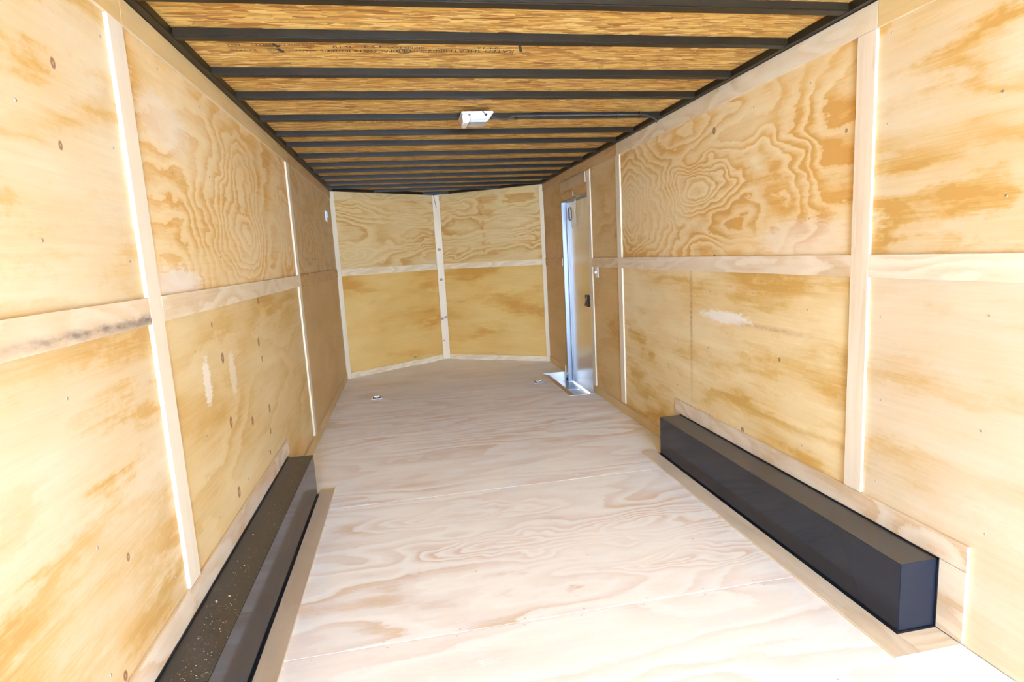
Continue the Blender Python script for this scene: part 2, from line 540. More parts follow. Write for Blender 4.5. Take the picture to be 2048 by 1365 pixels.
for (a, b, m) in ((YA1 - 0.045, YA1 + 0.045, strip_pink), (YA0 - 0.045, YA0 + 0.045, strip_pink), (B1a, B1b, strip_pink), (B2a, B2b, strip_pink)):
    strip(FL, a, 0.345 if a == B1a else BASE_Z, b, Z_TRIM - 0.001, m, wall_left)
for (y0, y1, m, z0) in ((YR, YA1 - 0.046, strip_pale, SEAM0), (YA1 + 0.046, YA0 - 0.046, strip_pale, SEAM0), (YA0 + 0.046, B1a - 0.001, strip_stain, SEAM0), (B1b + 0.001, B2a - 0.001, strip_pale, SEAM0)):
    strip(FL, y0, z0, y1, SEAM1, m, wall_left)
strip(FL, B2b + 0.001, SEAM0 - 0.01, YC - 0.02, SEAM1 + 0.005, strip_red, wall_left)
for (y0, y1, m) in ((YR, B1a + 0.09, strip_gold), (B1b + 0.001, B2b, strip_gold), (B2b + 0.001, YC - 0.015, strip_red)):
    strip(FL, y0, Z_TRIM, y1, H - 0.002, m, wall_left)
strip(FL, 3.455, 0.002, YC - 0.015, BASE_Z - 0.001, strip_gold, wall_left)

# --- right wall panels, u = -y
mats_right = {
    'A_up': ply('plywood_right_rear_top', 45.3, rings=3.0, contrast=1.05, su=0.6, sv=2.0, tone=0.5, light=(0.66, 0.555, 0.35), dark=(0.55, 0.33, 0.09), blur=1),
    'A_lo': ply('plywood_right_rear_bottom', 47.9, rings=2.2, contrast=0.5, su=0.5, sv=2.0, tone=0.5, light=(0.67, 0.57, 0.40), dark=(0.55, 0.37, 0.16), blur=1),
    'B_up': ply('plywood_right_middle_top', 52.4, rings=4.6, contrast=0.85, su=0.55, sv=1.5, tone=0.55, zig=0.24,
                centers=[(MID2 - 3.17, 1.655 - 1.226, 0.50, 0.17, 0.85), (MID2 - 2.45, 0.35, 0.22, 0.32, 0.35), (MID2 - 3.05, 0.0, 0.7, 0.16, 0.5), (MID2 - 4.15, 0.3, 0.25, 0.3, -0.45), (MID2 - 3.3, 0.78, 0.8, 0.12, 0.35)],
                knots=[(MID2 - 2.98, 0.70, 0.018), (MID2 - 2.98, 0.03, 0.014), (MID2 - 2.02, 0.50, 0.008)],
                patches=[(MID2 - 2.25, 0.10, 0.35, 0.10, PW, 0.35)]),
    'B_lo': ply('plywood_right_middle_bottom', 57.6, rings=2.6, contrast=0.65, su=0.45, sv=2.2, tone=0.7, dark=(0.61, 0.37, 0.095), blur=1,
                knots=[(MID2 - 2.4, 0.78, 0.010), (MID2 - 2.7, 0.35, 0.016)],
                patches=[(MID2 - 2.88, 0.933, 0.27, 0.035, (0.88, 0.84, 0.76), 0.95)], stains=[(MID2 - 3.25, 0.9, 0.015, 0.4, (0.42, 0.22, 0.08), 0.7), (MID2 - 2.45, 0.915, 0.25, 0.012, (0.42, 0.20, 0.07), 0.6)]),
    'C_up': ply('plywood_right_switch_top', 61.2, rings=4.0, contrast=0.7, su=0.9, sv=1.6, tone=0.3, light=(0.66, 0.46, 0.20), dark=(0.53, 0.31, 0.09)),
    'C_lo': ply('plywood_right_switch_bottom', 63.8, rings=2.0, contrast=0.45, su=0.6, sv=1.4, tone=0.6, light=(0.66, 0.44, 0.175), dark=(0.53, 0.30, 0.08)),
    'D_up': ply('plywood_right_nose_top', 67.1, rings=2.6, contrast=0.5, su=1.2, sv=1.8, tone=0.5, light=(0.59, 0.38, 0.15), dark=(0.47, 0.265, 0.075)),
    'D_lo': ply('plywood_right_nose_bottom', 69.4, rings=2.0, contrast=0.3, su=0.7, sv=1.7, tone=0.5, light=(0.59, 0.38, 0.15), dark=(0.48, 0.27, 0.08)),
}


def R(y0, y1):                         # y range -> u range on the right wall
    return -y1, -y0


for key, (y0, y1) in (('A', (YR, YA1)), ('A', (YA1, YA0)), ('A', (YA0, MID1)), ('B', (MID1, MID2)), ('C', (MID2, DY0)), ('D', (DY1, YC + GAP))):
    a, b = R(y0 + GAP, y1 - GAP)
    board('plywood_panel', FRW, a, SEAM0 + 0.04, b, H - 0.004, -T_P, 0.0, mats_right[key + '_up'], wall_right)
    board('plywood_panel', FRW, a, 0.0, b, SEAM0 + 0.034, -T_P, 0.0, mats_right[key + '_lo'], wall_right)
a, b = R(DY0 + GAP, DY1 - GAP)
board('plywood_panel', FRW, a, DZ, b, H - 0.004, -T_P, 0.0, strip_red, wall_right)          # above the door
strip(FRW, a + 0.01, 1.945, b - 0.04, Z_TRIM - 0.001, ply('block_pine_upright_grain', 71.7, light=(0.58, 0.44, 0.26), dark=(0.50, 0.35, 0.18), rings=2.0, contrast=0.6, grain='v', su=0.4, sv=9), wall_right)
BT3a, BT3b = 5.078, 5.160
for (y0, y1, z0, m) in ((YA1 - 0.045, YA1 + 0.045, BASE_Z, strip_pink), (YA0 - 0.045, YA0 + 0.045, BASE_Z, strip_pink), (B1a + 0.008, B1b + 0.004, 0.345, strip_up), (B2a + 0.005, B2b, BASE_Z, strip_pink), (BT3a, BT3b, BASE_Z - 0.01, strip_pink)):
    a, b = R(y0, y1)
    strip(FRW, a, z0, b, Z_TRIM - 0.011, m, wall_right)
for (y0, y1, m) in ((YR, YA1 - 0.046, strip_pale2), (YA1 + 0.046, YA0 - 0.046, strip_pale2), (YA0 + 0.046, B1a + 0.007, strip_pale2), (B1b + 0.005, B2a + 0.004, strip_pale2), (B2b + 0.001, BT3a - 0.001, strip_pale), (DY1 + 0.03, YC - 0.02, strip_red)):
    a, b = R(y0, y1)
    strip(FRW, a, SEAM0 - 0.008, b, SEAM1 - 0.004, m, wall_right)
for (y0, y1, m) in ((YR, B1a + 0.004, strip_gold), (B1a + 0.006, B2a + 0.06, strip_pale), (B2a + 0.062, YC - 0.015, strip_red)):
    a, b = R(y0, y1)
    strip(FRW, a, Z_TRIM - 0.010, b, H - 0.002, m, wall_right)
for (y0, y1) in ((3.455, BT3b), (DY1 + 0.09, YC - 0.015)):
    a, b = R(y0, y1)
    strip(FRW, a, 0.002, b, BASE_Z - 0.012, strip_gold, wall_right)

# --- nose walls
strip_nose = ply('strip_nose_pine', 127.3, light=(0.72, 0.57, 0.33), dark=(0.58, 0.39, 0.18), rings=3.4, contrast=0.8, su=1.4, sv=6, tone=0.15)
strip_nose_up = ply('strip_nose_upright', 129.3, light=(0.72, 0.58, 0.36), dark=(0.63, 0.47, 0.25), rings=1.5, contrast=0.4, grain='v', su=0.5, sv=6, tone=0.25)
for fr, wl, sd, ring in ((FVL, wall_front_left, 74.2, 4.0), (FVR, wall_front_right, 78.8, 3.8)):
    left = wl is wall_front_left
    st = [] if left else [(0.66 + 0.018 * math.sin(z_ * 37), z_, 0.020, 0.022, (0.44, 0.22, 0.05), 1.0) for z_ in (0.17, 0.26, 0.36, 0.45, 0.52, 0.62, 0.70, 0.78, 0.83)] + [(0.25, 0.55, 0.03, 0.03, (0.44, 0.22, 0.05), 0.7), (0.85, 0.8, 0.04, 0.03, (0.44, 0.22, 0.05), 0.7)]
    up = ply('plywood_nose_top_%d' % sd, sd, rings=ring, contrast=0.95, su=0.85, sv=1.9, tone=0.25, light=(0.63, 0.41, 0.145), dark=(0.50, 0.26, 0.06), stains=st,
             centers=[(0.1, 0.7, 0.35, 0.1, 0.4), (0.1, 0.22, 0.4, 0.09, 0.4), (1.2, 0.3, 0.5, 0.08, 0.35), (1.1, 0.62, 0.4, 0.08, 0.3)])
    lo = ply('plywood_nose_bottom_%d' % sd, sd + 2, rings=1.8, contrast=0.45, su=0.5, sv=2.6, tone=0.75, light=(0.66, 0.385, 0.09), dark=(0.54, 0.26, 0.04),
             stains=[(0.985, 0.104, 0.035, 0.012, (0.10, 0.28, 0.08), 1.0)] if left else [])
    board('plywood_panel', fr, -0.006, SEAM0 + 0.04, LV + 0.006, H - 0.004, -T_P, 0.0, up, wl)
    board('plywood_panel', fr, -0.006, 0.0, LV + 0.006, SEAM0 + 0.034, -T_P, 0.0, lo, wl)
    c0, c1 = (0.055, LV - 0.05) if left else (0.05, LV - 0.047)
    strip(fr, c0, SEAM0, c1, SEAM1 - (0 if left else 0.012), strip_nose, wl)
    strip(fr, c0, Z_TRIM + 0.002, c1, H - 0.002, ply('strip_nose_top_%d' % sd, sd + 4, light=(0.60, 0.41, 0.16), dark=(0.48, 0.285, 0.08), rings=4, contrast=0.6, su=1.5, sv=5), wl)
    strip(fr, c0, 0.002, c1, 0.066, strip_nose, wl)
    corner = board('corner_strip', fr, 0.0 if left else LV - 0.046, 0.002, 0.052 if left else LV, H - 0.003, 0.0003, 0.012, strip_nose_up, wl, 0.001)

post_mat = ply('post_knotty_pine', 83.3, light=(0.74, 0.59, 0.36), dark=(0.62, 0.44, 0.22), rings=1.2, contrast=0.35, grain='v', su=0.3, sv=7, tone=0.2,
               knots=[(1.438, 0.042, 0.020), (1.051, 0.040, 0.020), (0.540, 0.020, 0.019), (0.555, 0.068, 0.018), (0.247, 0.025, 0.011)])
FP = frame((1.175, 7.652, 0), (1, 0, 0), (0, 0, 1))
board('nose_post', FP, 0, 0.003, 0.088, H - 0.002, -0.020, 0.0, post_mat, wall_front_left, 0.002)

# ------------------------------------------------------------------ floor
FF = frame((0, 0, 0), (1, 0, 0), (0, 1, 0))
FLT, FDK = (0.90, 0.955, 1.0), (0.76, 0.71, 0.70)
floor = structure(box('floor', (-0.05, YR, -0.115), (W + 0.05, YC, -0.100), STEEL))
seams = [YR, -3.015, -1.78, -0.545, 0.69, 1.925, 3.165, 4.42, 5.64, YC]
WX, WY0, WY1 = 2.172, 5.098, 6.158     # step well cut out of the floor by the side door
fset = dict(light=FLT, dark=FDK, fiber=0.22, rough=0.62, spec=0.3)
fm = [ply('floor_ply_rear', 90.1, rings=3.4, contrast=0.85, su=0.6, sv=2.4, tone=0.06, **fset),
      ply('floor_ply_wheel', 93.4, rings=4.2, contrast=1.0, su=0.60, sv=2.2, tone=0.04, zig=0.16, centers=[(1.75, 0.55, 0.75, 0.13, 0.6), (0.95, 0.95, 0.4, 0.07, 0.4), (1.1, 0.60, 0.28, 0.07, 0.35), (1.9, 0.25, 0.6, 0.07, 0.4)], **fset),
      ply('floor_ply_middle', 96.7, rings=4.0, contrast=0.95, su=0.45, sv=2.4, tone=0.06, zig=0.16, **fset),
      ply('floor_ply_door', 99.2, rings=4.0, contrast=0.85, su=0.45, sv=2.4, tone=0.12, zig=0.16, light=(0.89, 0.935, 0.985), dark=(0.74, 0.69, 0.68), fiber=0.25),
      ply('floor_ply_front', 102.5, rings=3.0, contrast=0.6, su=0.35, sv=2.4, tone=0.3, light=(0.88, 0.90, 0.94), dark=(0.72, 0.66, 0.64), fiber=0.3),
      ply('floor_ply_nose', 105.8, rings=3.0, contrast=0.5, su=0.35, sv=2.4, tone=0.3, light=(0.88, 0.90, 0.94), dark=(0.72, 0.66, 0.64), fiber=0.3)]
for i in range(9):
    y0, y1 = seams[i] + 0.0016, seams[i + 1] - 0.0016
    ly = y1 - y0
    if i == 7:
        n0 = WY0 - y0
        pts = [(0, 0), (W, 0), (W, n0), (WX, n0), (WX, ly), (0, ly)]
    elif i == 8:
        n1 = WY1 - y0
        pts = [(0, 0), (WX, 0), (WX, n1), (W, n1), (W, ly), (0, ly)]
    else:
        pts = [(0, 0), (W, 0), (W, ly), (0, ly)]
    link('floor_sheet', prism(pts, -0.018, 0.0, 0.001), floor, fm[max(0, i - 4)], FF @ Matrix.Translation((0, y0, 0)))
link('floor_sheet', prism([(0, 0), (W, 0), (XA, YA - YC - 0.002)], -0.018, 0.0, 0.001), floor, fm[5], FF @ Matrix.Translation((0, YC, 0)))

# framing strips around the two wheel boxes: on the floor and on the wall
FB0, FB1, FBW, FBH = 1.531, 3.380, 0.153, 0.252
strip_floor = ply('strip_floor_pine', 110.3, light=(0.70, 0.62, 0.49), dark=(0.56, 0.44, 0.29), rings=2.0, contrast=0.6, grain='v', su=1.0, sv=5, tone=0.3)
strip_dusty = ply('strip_floor_dusty', 113.3, light=(0.52, 0.42, 0.30), dark=(0.40, 0.29, 0.18), rings=2.0, contrast=0.4, grain='v', su=1.0, sv=5, tone=0.4)
strip_frame = ply('strip_wheel_frame', 116.9, light=(0.74, 0.63, 0.47), dark=(0.58, 0.40, 0.22), rings=2.6, contrast=0.85, su=1.6, sv=4.5, tone=0.2)
TF = 0.009
board('floor_strip', FF, FBW + 0.008, 1.43, 0.243, 3.452, 0.0003, TF, strip_dusty, floor, 0.0008, EDGE)
board('floor_strip', FF, 0.014, 1.43, FBW + 0.006, FB0 - 0.008, 0.0003, TF, strip_dusty, floor, 0.0008, EDGE)
board('floor_strip', FF, W - 0.255, 1.43, W - FBW - 0.010, 3.452, 0.0003, TF, strip_floor, floor, 0.0008, EDGE)
board('floor_strip', FF, W - FBW - 0.008, 1.43, W - 0.014, FB0 - 0.008, 0.0003, TF, strip_pale2, floor, 0.0008, EDGE)
for fr, wl, rng in ((FL, wall_left, lambda a, b: (a, b)), (FRW, wall_right, R)):
    a, b = rng(1.43, 3.455)
    strip(fr, a, 0.258, b, 0.343, strip_frame, wl, 'wheel_frame_strip')
    a, b = rng(1.43, FB0 - 0.004)
    strip(fr, a, 0.010, b, 0.256, strip_frame, wl, 'wheel_frame_strip')

# ------------------------------------------------------------------ ceiling
FC = frame((0, 0, OSB_Z), (1, 0, 0), (0, -1, 0))         # seen from below: v = -y
ceiling = structure(box('ceiling', (-0.06, YR, OSB_Z + 0.02), (W + 0.06, YA, OSB_Z + 0.035), SKIN))
BOWS = [(1.965, 0.004), (2.294, 0.015), (2.717, 0.0179), (3.075, 0.0193), (3.525, 0.0129), (3.942, 0.022), (4.284, 0.0248), (4.725, 0.0199), (5.135, 0.0150),
        (5.497, 0.0236), (5.918, 0.0296), (6.324, 0.040), (6.695, 0.045), (7.095, 0.03), (7.50, 0.02)]
osb_mats = [osb('osb_strand_board_%s' % c, 4.0 + 9 * i) for i, c in enumerate(('one', 'two', 'three'))]
cuts = [YR, -3.78, -2.56, -1.34, -0.12, 1.10, 2.315, 3.545, 4.745, 5.940, YC]
for i in range(10):
    board('osb_sheet', FC, 0.0, -cuts[i + 1] + 0.001, W, -cuts[i] - 0.001, -0.011, 0.0, osb_mats[i % 3], ceiling, 0.0)
link('osb_sheet', prism([(0, 0), (W, 0), (XA, -(YA - YC))], -0.011, 0.0), ceiling, osb_mats[1], FC @ Matrix.Translation((0, -YC, 0)))


def half_width(y):                     # how far the nose lets a bow reach from the middle
    return W / 2 if y <= YC else (W / 2) * (YA - y) / (YA - YC)


for (yc, sl) in BOWS:
    hw = half_width(yc + 0.06) - 0.040
    if hw < 0.05:
        continue
    o = box('roof_bow', (-hw, 0.0, 0.0), (hw, 0.048, 0.0298), STEEL, ceiling, 0.004, at(XA, yc, H) @ Matrix.Rotation(math.atan(sl), 4, 'Z'))
RW = 0.042
box('roof_rail', (0.0, YR, H), (RW, YC, OSB_Z), STEEL, ceiling, 0.003)
box('roof_rail', (W - RW, YR, H), (W, YC, OSB_Z), STEEL, ceiling, 0.003)
for fr in (FVL, FVR):
    link('roof_rail', prism([(0.01, H), (LV - 0.01, H), (LV - 0.01, OSB_Z - 0.0005), (0.01, OSB_Z - 0.0005)], 0.0, RW), ceiling, STEEL, fr)

# factory print on the strand board, upside down as seen from the rear
INK = plain('grey_stamp_ink', (0.085, 0.075, 0.06), 0.7, 0, 0.2, 0.5, 60)


def stamp(txt, x, y, size, rot=PI, squash=1.0, sx=1.0):
    cu = bpy.data.curves.new('stamp', 'FONT')
    cu.body = txt
    cu.size = size
    cu.align_x = 'LEFT'
    cu.resolution_u = 2
    tmp = bpy.data.objects.new('stamp', cu)
    COL.objects.link(tmp)
    dg = bpy.context.evaluated_depsgraph_get()
    me = bpy.data.meshes.new_from_object(tmp.evaluated_get(dg))
    bpy.data.objects.remove(tmp)
    mw = FC @ Matrix.Translation((x, -y, 0.0008)) @ Matrix.Rotation(rot, 4, 'Z') @ Matrix.Diagonal((sx, squash, 1, 1))
    return link('printed_stamp', me, ceiling, INK, mw)


for txt, x, y, size, sq in (('RATED SHEATHING', 1.27, 2.478, 0.040, 1.25), ('24/16', 1.20, 2.448, 0.040, 0.8), ('EXPOSURE 1', 0.955, 2.480, 0.034, 1.0), ('SIZED FOR', 0.90, 2.450, 0.030, 1.1),
                            ('SPACING', 0.79, 2.490, 0.030, 1.3), ('PS 2', 0.735, 2.440, 0.040, 1.0), ('7/16 INCH', 0.690, 2.486, 0.036, 1.1), ('0 19', 0.62, 2.442, 0.040, 1.0), ('6505', 0.565, 2.486, 0.034, 1.2),
                            ('THIS SIDE DOWN', 0.490, 2.430, 0.024, 1.1), ('STRENGTH AXIS', 0.480, 2.488, 0.024, 1.2), ('SPAN', 0.330, 2.425, 0.030, 1.0), ('RATING', 0.265, 2.486, 0.026, 1.2), ('MILL', 0.22, 2.43, 0.026, 1.2)):
    stamp(txt, x, y, size, squash=sq)
bm = bmesh.new()
for (x0_, y0_, x1_, y1_, w_) in ((1.279, 2.425, 1.300, 2.500, 0.012), (0.335, 2.425, 0.352, 2.465, 0.016), (0.345, 2.480, 0.360, 2.520, 0.016)):
    d_ = Vector((x1_ - x0_, y1_ - y0_, 0)).normalized()
    n_ = Vector((-d_.y, d_.x, 0)) * w_ / 2
    bm.faces.new([bm.verts.new((p[0], p[1], OSB_Z - 0.0008)) for p in (Vector((x0_, y0_, 0)) + n_, Vector((x1_, y1_, 0)) + n_, Vector((x1_, y1_, 0)) - n_, Vector((x0_, y0_, 0)) - n_)])
el = [(0.822 + 0.030 * math.cos(t), 2.500 + 0.020 * math.sin(t), OSB_Z - 0.001) for t in [2 * PI * q / 20 for q in range(20)]]
bm_tube(bm, el, 0.0016, 5, True)
bm_tube(bm, [(0.822, 2.482, OSB_Z - 0.001), (0.822, 2.518, OSB_Z - 0.001)], 0.0016, 5)
link('printed_stamp', to_mesh(bm), ceiling, INK)
for txt, x, size in (('RATED SHEATHING', 1.09, 0.030), ('EXPOSURE 1', 0.80, 0.030), ('SIZED FOR SPACING', 0.60, 0.026), ('STRENGTH AXIS', 0.36, 0.024)):
    stamp(txt, x, 3.70, size, squash=1.2)

# ------------------------------------------------------------------ side door and its step well (door_1)
XD = W + 0.050
door = structure(box('door_1', (XD, DY0 - 0.075, -0.0885), (XD + 0.030, DY1 + 0.022, DZ + 0.018), ALU_DOOR, None, 0.002))
box('door_jamb', (W - 0.001, DY1 - 0.002, -0.098), (XD - 0.0005, DY1 + 0.022, DZ + 0.002), ALU_JAMB, door, 0.0015)
box('door_jamb', (W - 0.001, DY0 - 0.075, -0.098), (XD - 0.0005, DY0 - 0.052, DZ + 0.002), ALU_JAMB, door, 0.0015)
box('door_head', (W - 0.001, DY0 - 0.05, DZ + 0.001), (XD - 0.0005, DY1 - 0.004, DZ + 0.02), ALU_JAMB, door, 0.0015)
box('jamb_lip', (W - 0.004, DY1 - 0.002, 0.0), (W + 0.0, DY1 + 0.028, DZ + 0.004), ALU_JAMB, door, 0.001)
box('edge_moulding', (XD - 0.010, DY1 - 0.034, -0.08), (XD - 0.0005, DY1 - 0.008, DZ - 0.01), ALU_JAMB, door, 0.002)
# pan of the step: a shallow slope down from the floor, then the tread
bm = bmesh.new()
prof = [(WX + 0.074, -0.024), (WX + 0.075, -0.088), (XD + 0.06, -0.094)]
ra = [bm.verts.new((x, WY0 + 0.002, z)) for x, z in prof]
rb = [bm.verts.new((x, WY1 - 0.002, z)) for x, z in prof]
for i in range(2):
    bm.faces.new((ra[i], ra[i + 1], rb[i + 1], rb[i]))
ex = bmesh.ops.solidify(bm, geom=list(bm.faces), thickness=0.003)
link('step_pan', to_mesh(bm), door, ALU)
link('step_nosing', prism([(0, 0.001), (0.074, -0.022), (0.074, -0.034), (0, -0.017)], 0.004, WY1 - WY0 - 0.004, 0.0005), door, strip_gold, frame((WX + 0.001, WY1 - 0.0, 0), (1, 0, 0), (0, 0, 1)))  # wood colour stands in for the wall's reflection on this metal slope
box('step_side', (WX + 0.002, WY1 - 0.004, -0.095), (W, WY1, 0.001), ALU, door, 0.0005)
box('step_side', (WX + 0.002, WY0, -0.095), (W, WY0 + 0.004, 0.001), ALU, door, 0.0005)
box('step_lip', (WX - 0.002, WY0 - 0.016, 0.0005), (W + 0.002, WY0 + 0.002, 0.005), ALU, door, 0.001)
box('step_lip', (WX + 0.001, WY1 - 0.004, 0.0005), (W - 0.013, WY1 + 0.012, 0.005), ALU, door, 0.001)
box('step_brace', (WX + 0.09, 5.66, -0.093), (W, 5.685, -0.080), ALU, door, 0.001)
# latch
latch = box('latch', (XD - 0.012, 5.395, 0.785), (XD - 0.0005, 5.485, 0.900), plain('black_plastic', (0.035, 0.03, 0.028), 0.4), door, 0.003)
box('latch_lever', (XD - 0.020, 5.400, 0.790), (XD - 0.0125, 5.480, 0.815), plain('red_brown_plastic', (0.20, 0.05, 0.03), 0.4), latch, 0.003)
bm = bmesh.new()
bm_tube(bm, [(XD - 0.016, 5.42, 0.90), (XD - 0.018, 5.41, 0.87), (XD - 0.016, 5.44, 0.83)], 0.0035)
bm_tube(bm, [(XD - 0.016, 5.46, 0.835), (XD - 0.018, 5.45, 0.85), (XD - 0.016, 5.47, 0.865)], 0.003)
link('latch_rod', to_mesh(bm), latch, ZINC)
# hold-back chain on its eye hook, and the strap handle behind it
bm = bmesh.new()
bm_tube(bm, [(W - 0.004, 5.56, 1.905), (W - 0.022, 5.56, 1.90), (W - 0.028, 5.56, 1.875), (W - 0.020, 5.56, 1.855), (W - 0.012, 5.56, 1.865)], 0.004)
link('eye_hook', to_mesh(bm), door, ZINC)


def chain(path, size, name):
    bm_ = bmesh.new()
    P = [Vector(p) for p in path]
    seg = []
    for i in range(len(P) - 1):
        n = max(1, int((P[i + 1] - P[i]).length / (size * 1.35)))
        seg += [P[i].lerp(P[i + 1], j / n) for j in range(n)]
    seg.append(P[-1])
    for i in range(len(seg) - 1):
        d = (seg[i + 1] - seg[i]).normalized()
        c_ = (seg[i] + seg[i + 1]) / 2
        s_ = Vector((1, 0, 0)) if i % 2 else d.cross(Vector((1, 0, 0)))
        s_ = (s_ - d * s_.dot(d)).normalized()
        ring = [c_ + d * math.cos(t) * size + s_ * math.sin(t) * size * 0.55 for t in [2 * PI * q / 8 for q in range(8)]]
        bm_tube(bm_, ring, size * 0.2, 5, True)
    return link(name, to_mesh(bm_), door, ZINC)


ua = []
for i in range(13):
    t = i / 12
    y = 5.60 + 0.21 * t
    z = 1.86 - (0.27 * (1 - (2 * t - 1) ** 2)) - 0.06 * t
    ua.append((W + 0.012, y, z))
chain(ua, 0.010, 'holdback_chain')
chain([(W - 0.008, 5.56, 1.862), (W - 0.002, 5.50, 1.842), (W - 0.004, 5.44, 1.846), (W - 0.004, 5.39, 1.838)], 0.010, 'holdback_chain')
bm = bmesh.new()
bm_tube(bm, [(XD - 0.002, 5.93, 1.78), (XD - 0.012, 5.93, 1.76), (XD - 0.012, 5.925, 1.66), (XD - 0.002, 5.92, 1.645)], 0.007)
link('strap_handle', to_mesh(bm), door, plain('dark_rubber', (0.04, 0.045, 0.05), 0.5))

# ------------------------------------------------------------------ wheel boxes
def box_paint(name, dustc):
    k = NT(name)
    tc = k.n('ShaderNodeTexCoord').outputs['Object']
    geo = k.n('ShaderNodeNewGeometry')
    sp = k.n('ShaderNodeSeparateXYZ')
    k.put(sp.inputs[0], geo.outputs['Normal'])
    upf = k.ramp(sp.outputs[2], [(0.6, 0.0), (0.9, 1.0)])
    d1 = k.noise(tc, 5, 3, 0.6)
    d2 = k.noise(tc, 420, 2, 0.6)
    dust = k.math('MULTIPLY', upf, k.math('MULTIPLY_ADD', d1, 0.2, 0.42))
    speck = k.math('MULTIPLY', k.ramp(d2, [(0.68, 0.0), (0.74, 1.0)]), k.math('MULTIPLY_ADD', upf, 0.5, 0.03))
    c = k.mix(dust, (0.013, 0.017, 0.026), dustc)
    c = k.mix(speck, c, (0.45, 0.38, 0.28))
    k.done(c, k.math('MULTIPLY_ADD', dust, 0.40, 0.10), 0, 0.35)
    return k.m


BOXP = {0: box_paint('black_paint_brown_dust', (0.085, 0.070, 0.052)), 1: box_paint('black_paint_grey_dust', (0.150, 0.140, 0.125))}
EDGEP = plain('black_wheel_box_edge', (0.012, 0.013, 0.016), 0.3)


def wheel_box(x0, x1, wall_x, label):
    t = thing('wheel_box', ((x0 + x1) / 2, (FB0 + FB1) / 2, 0.0), label, 'wheel box', 'wheel boxes on the trailer floor')
    o = at(*t.location)
    ox, oy = (x0 + x1) / 2, (FB0 + FB1) / 2
    L_ = lambda x, y, z: (x - ox, y - oy, z)
    b = box('box_cover', L_(x0 + (0.0005 if wall_x == x0 else 0), FB0, 0.0004), L_(x1 - (0.0005 if wall_x == x1 else 0), FB1, FBH), BOXP[0 if wall_x == x0 else 1], t, 0.002)
    inn, out = (x1, 1) if wall_x == x0 else (x0, -1)
    i0, i1 = sorted((inn, inn + out * 0.006))
    box('floor_flange', L_(i0, FB0 - 0.006, 0.0005), L_(i1, FB1 + 0.004, 0.004 + TF), EDGEP, t, 0.001)
    w0, w1 = sorted((inn, wall_x - out * 0.0 if False else (x0 + 0.014 if wall_x == x0 else x1 - 0.014)))
    box('end_flange', L_(w0, FB0 - 0.006, 0.0005), L_(w1, FB0 - 0.0005, 0.004 + TF), EDGEP, t, 0.001)
    f0, f1 = (x0 + 0.0125, x0 + 0.0160) if wall_x == x0 else (x1 - 0.0160, x1 - 0.0125)
    box('wall_flange', L_(f0, FB0 - 0.008, FBH + 0.0003), L_(f1, FB1 + 0.006, FBH + 0.006), EDGEP, t, 0.0005)
    box('wall_flange', L_(f0, FB0 - 0.008, 0.012), L_(f1, FB0 - 0.0005, FBH + 0.006), EDGEP, t, 0.0005)
    return t


wheel_box(0.0, FBW, 0.0, 'black steel wheel box thick with sawdust, across the floor from the metal door')
wheel_box(W - FBW, W, W, 'shiny black steel wheel box along the same wall as the metal door')

# sawdust crumbs on the box by the left wall, a few on the floor
bm = bmesh.new()
rnd = random.Random(3)


def crumb(x, y, z, s):
    a_ = rnd.random() * PI
    dx, dy = math.cos(a_) * s, math.sin(a_) * s
    v = [bm.verts.new(q) for q in ((x - dx, y - dy, z), (x + dy * 0.4, y - dx * 0.4, z), (x + dx, y + dy, z), (x, y, z + s * 0.5))]
    bm.faces.new((v[0], v[1], v[3]))
    bm.faces.new((v[1], v[2], v[3]))
    bm.faces.new((v[2], v[0], v[3]))
    bm.faces.new((v[2], v[1], v[0]))


for i in range(520):
    y = FB0 + 0.02 + (FB1 - FB0 - 0.05) * rnd.random() ** 1.6
    crumb(min(FBW - 0.004, max(0.022, rnd.gauss(0.10, 0.035))), y, FBH + 0.0003, rnd.choice((0.0006, 0.0008, 0.001, 0.0018)))
for i in range(30):
    crumb(W - 0.02 - rnd.random() * 0.12, FB0 + 0.03 + rnd.random() * 1.75, FBH + 0.0003, rnd.choice((0.0008, 0.0012)))
for i in range(5):
    crumb(0.04 + rnd.random() * 0.09, 1.75 + rnd.random() * 0.8, FBH + 0.0003, 0.006)
for i in range(110):
    crumb(0.3 + rnd.random() * 1.85, 1.3 + rnd.random() * 4.5, 0.0003, rnd.choice((0.001, 0.0015, 0.002)))
saw = link('sawdust', to_mesh(bm), None, plain('pale_sawdust', (0.72, 0.62, 0.45), 0.9, 0, 0.1))
saw['kind'] = 'stuff'
saw['label'] = 'pale sawdust crumbs scattered over the black wheel boxes and plywood floor'
saw['category'] = 'sawdust'

# ------------------------------------------------------------------ ceiling lamp and its cable
k = NT('white_lamp_plastic')
k.done((0.72, 0.72, 0.72), 0.3, 0, 0.5)
WHITE = k.m
k = NT('frosted_ribbed_lens')
tc = k.n('ShaderNodeTexCoord').outputs['Object']
sp = k.n('ShaderNodeSeparateXYZ')
k.put(sp.inputs[0], tc)
rb_ = k.math('SINE', k.math('MULTIPLY', sp.outputs[1], 420))
k.bump(rb_, 0.5, 0.002)
k.b.inputs['Transmission Weight'].default_value = 0.25
k.done((0.52, 0.54, 0.56), 0.25, 0, 0.5)
LENS = k.m
lamp = thing('ceiling_lamp', (1.225, 3.44, H), 'white plastic ceiling lamp with a ribbed lens, fixed under a black roof bow', 'lamp')


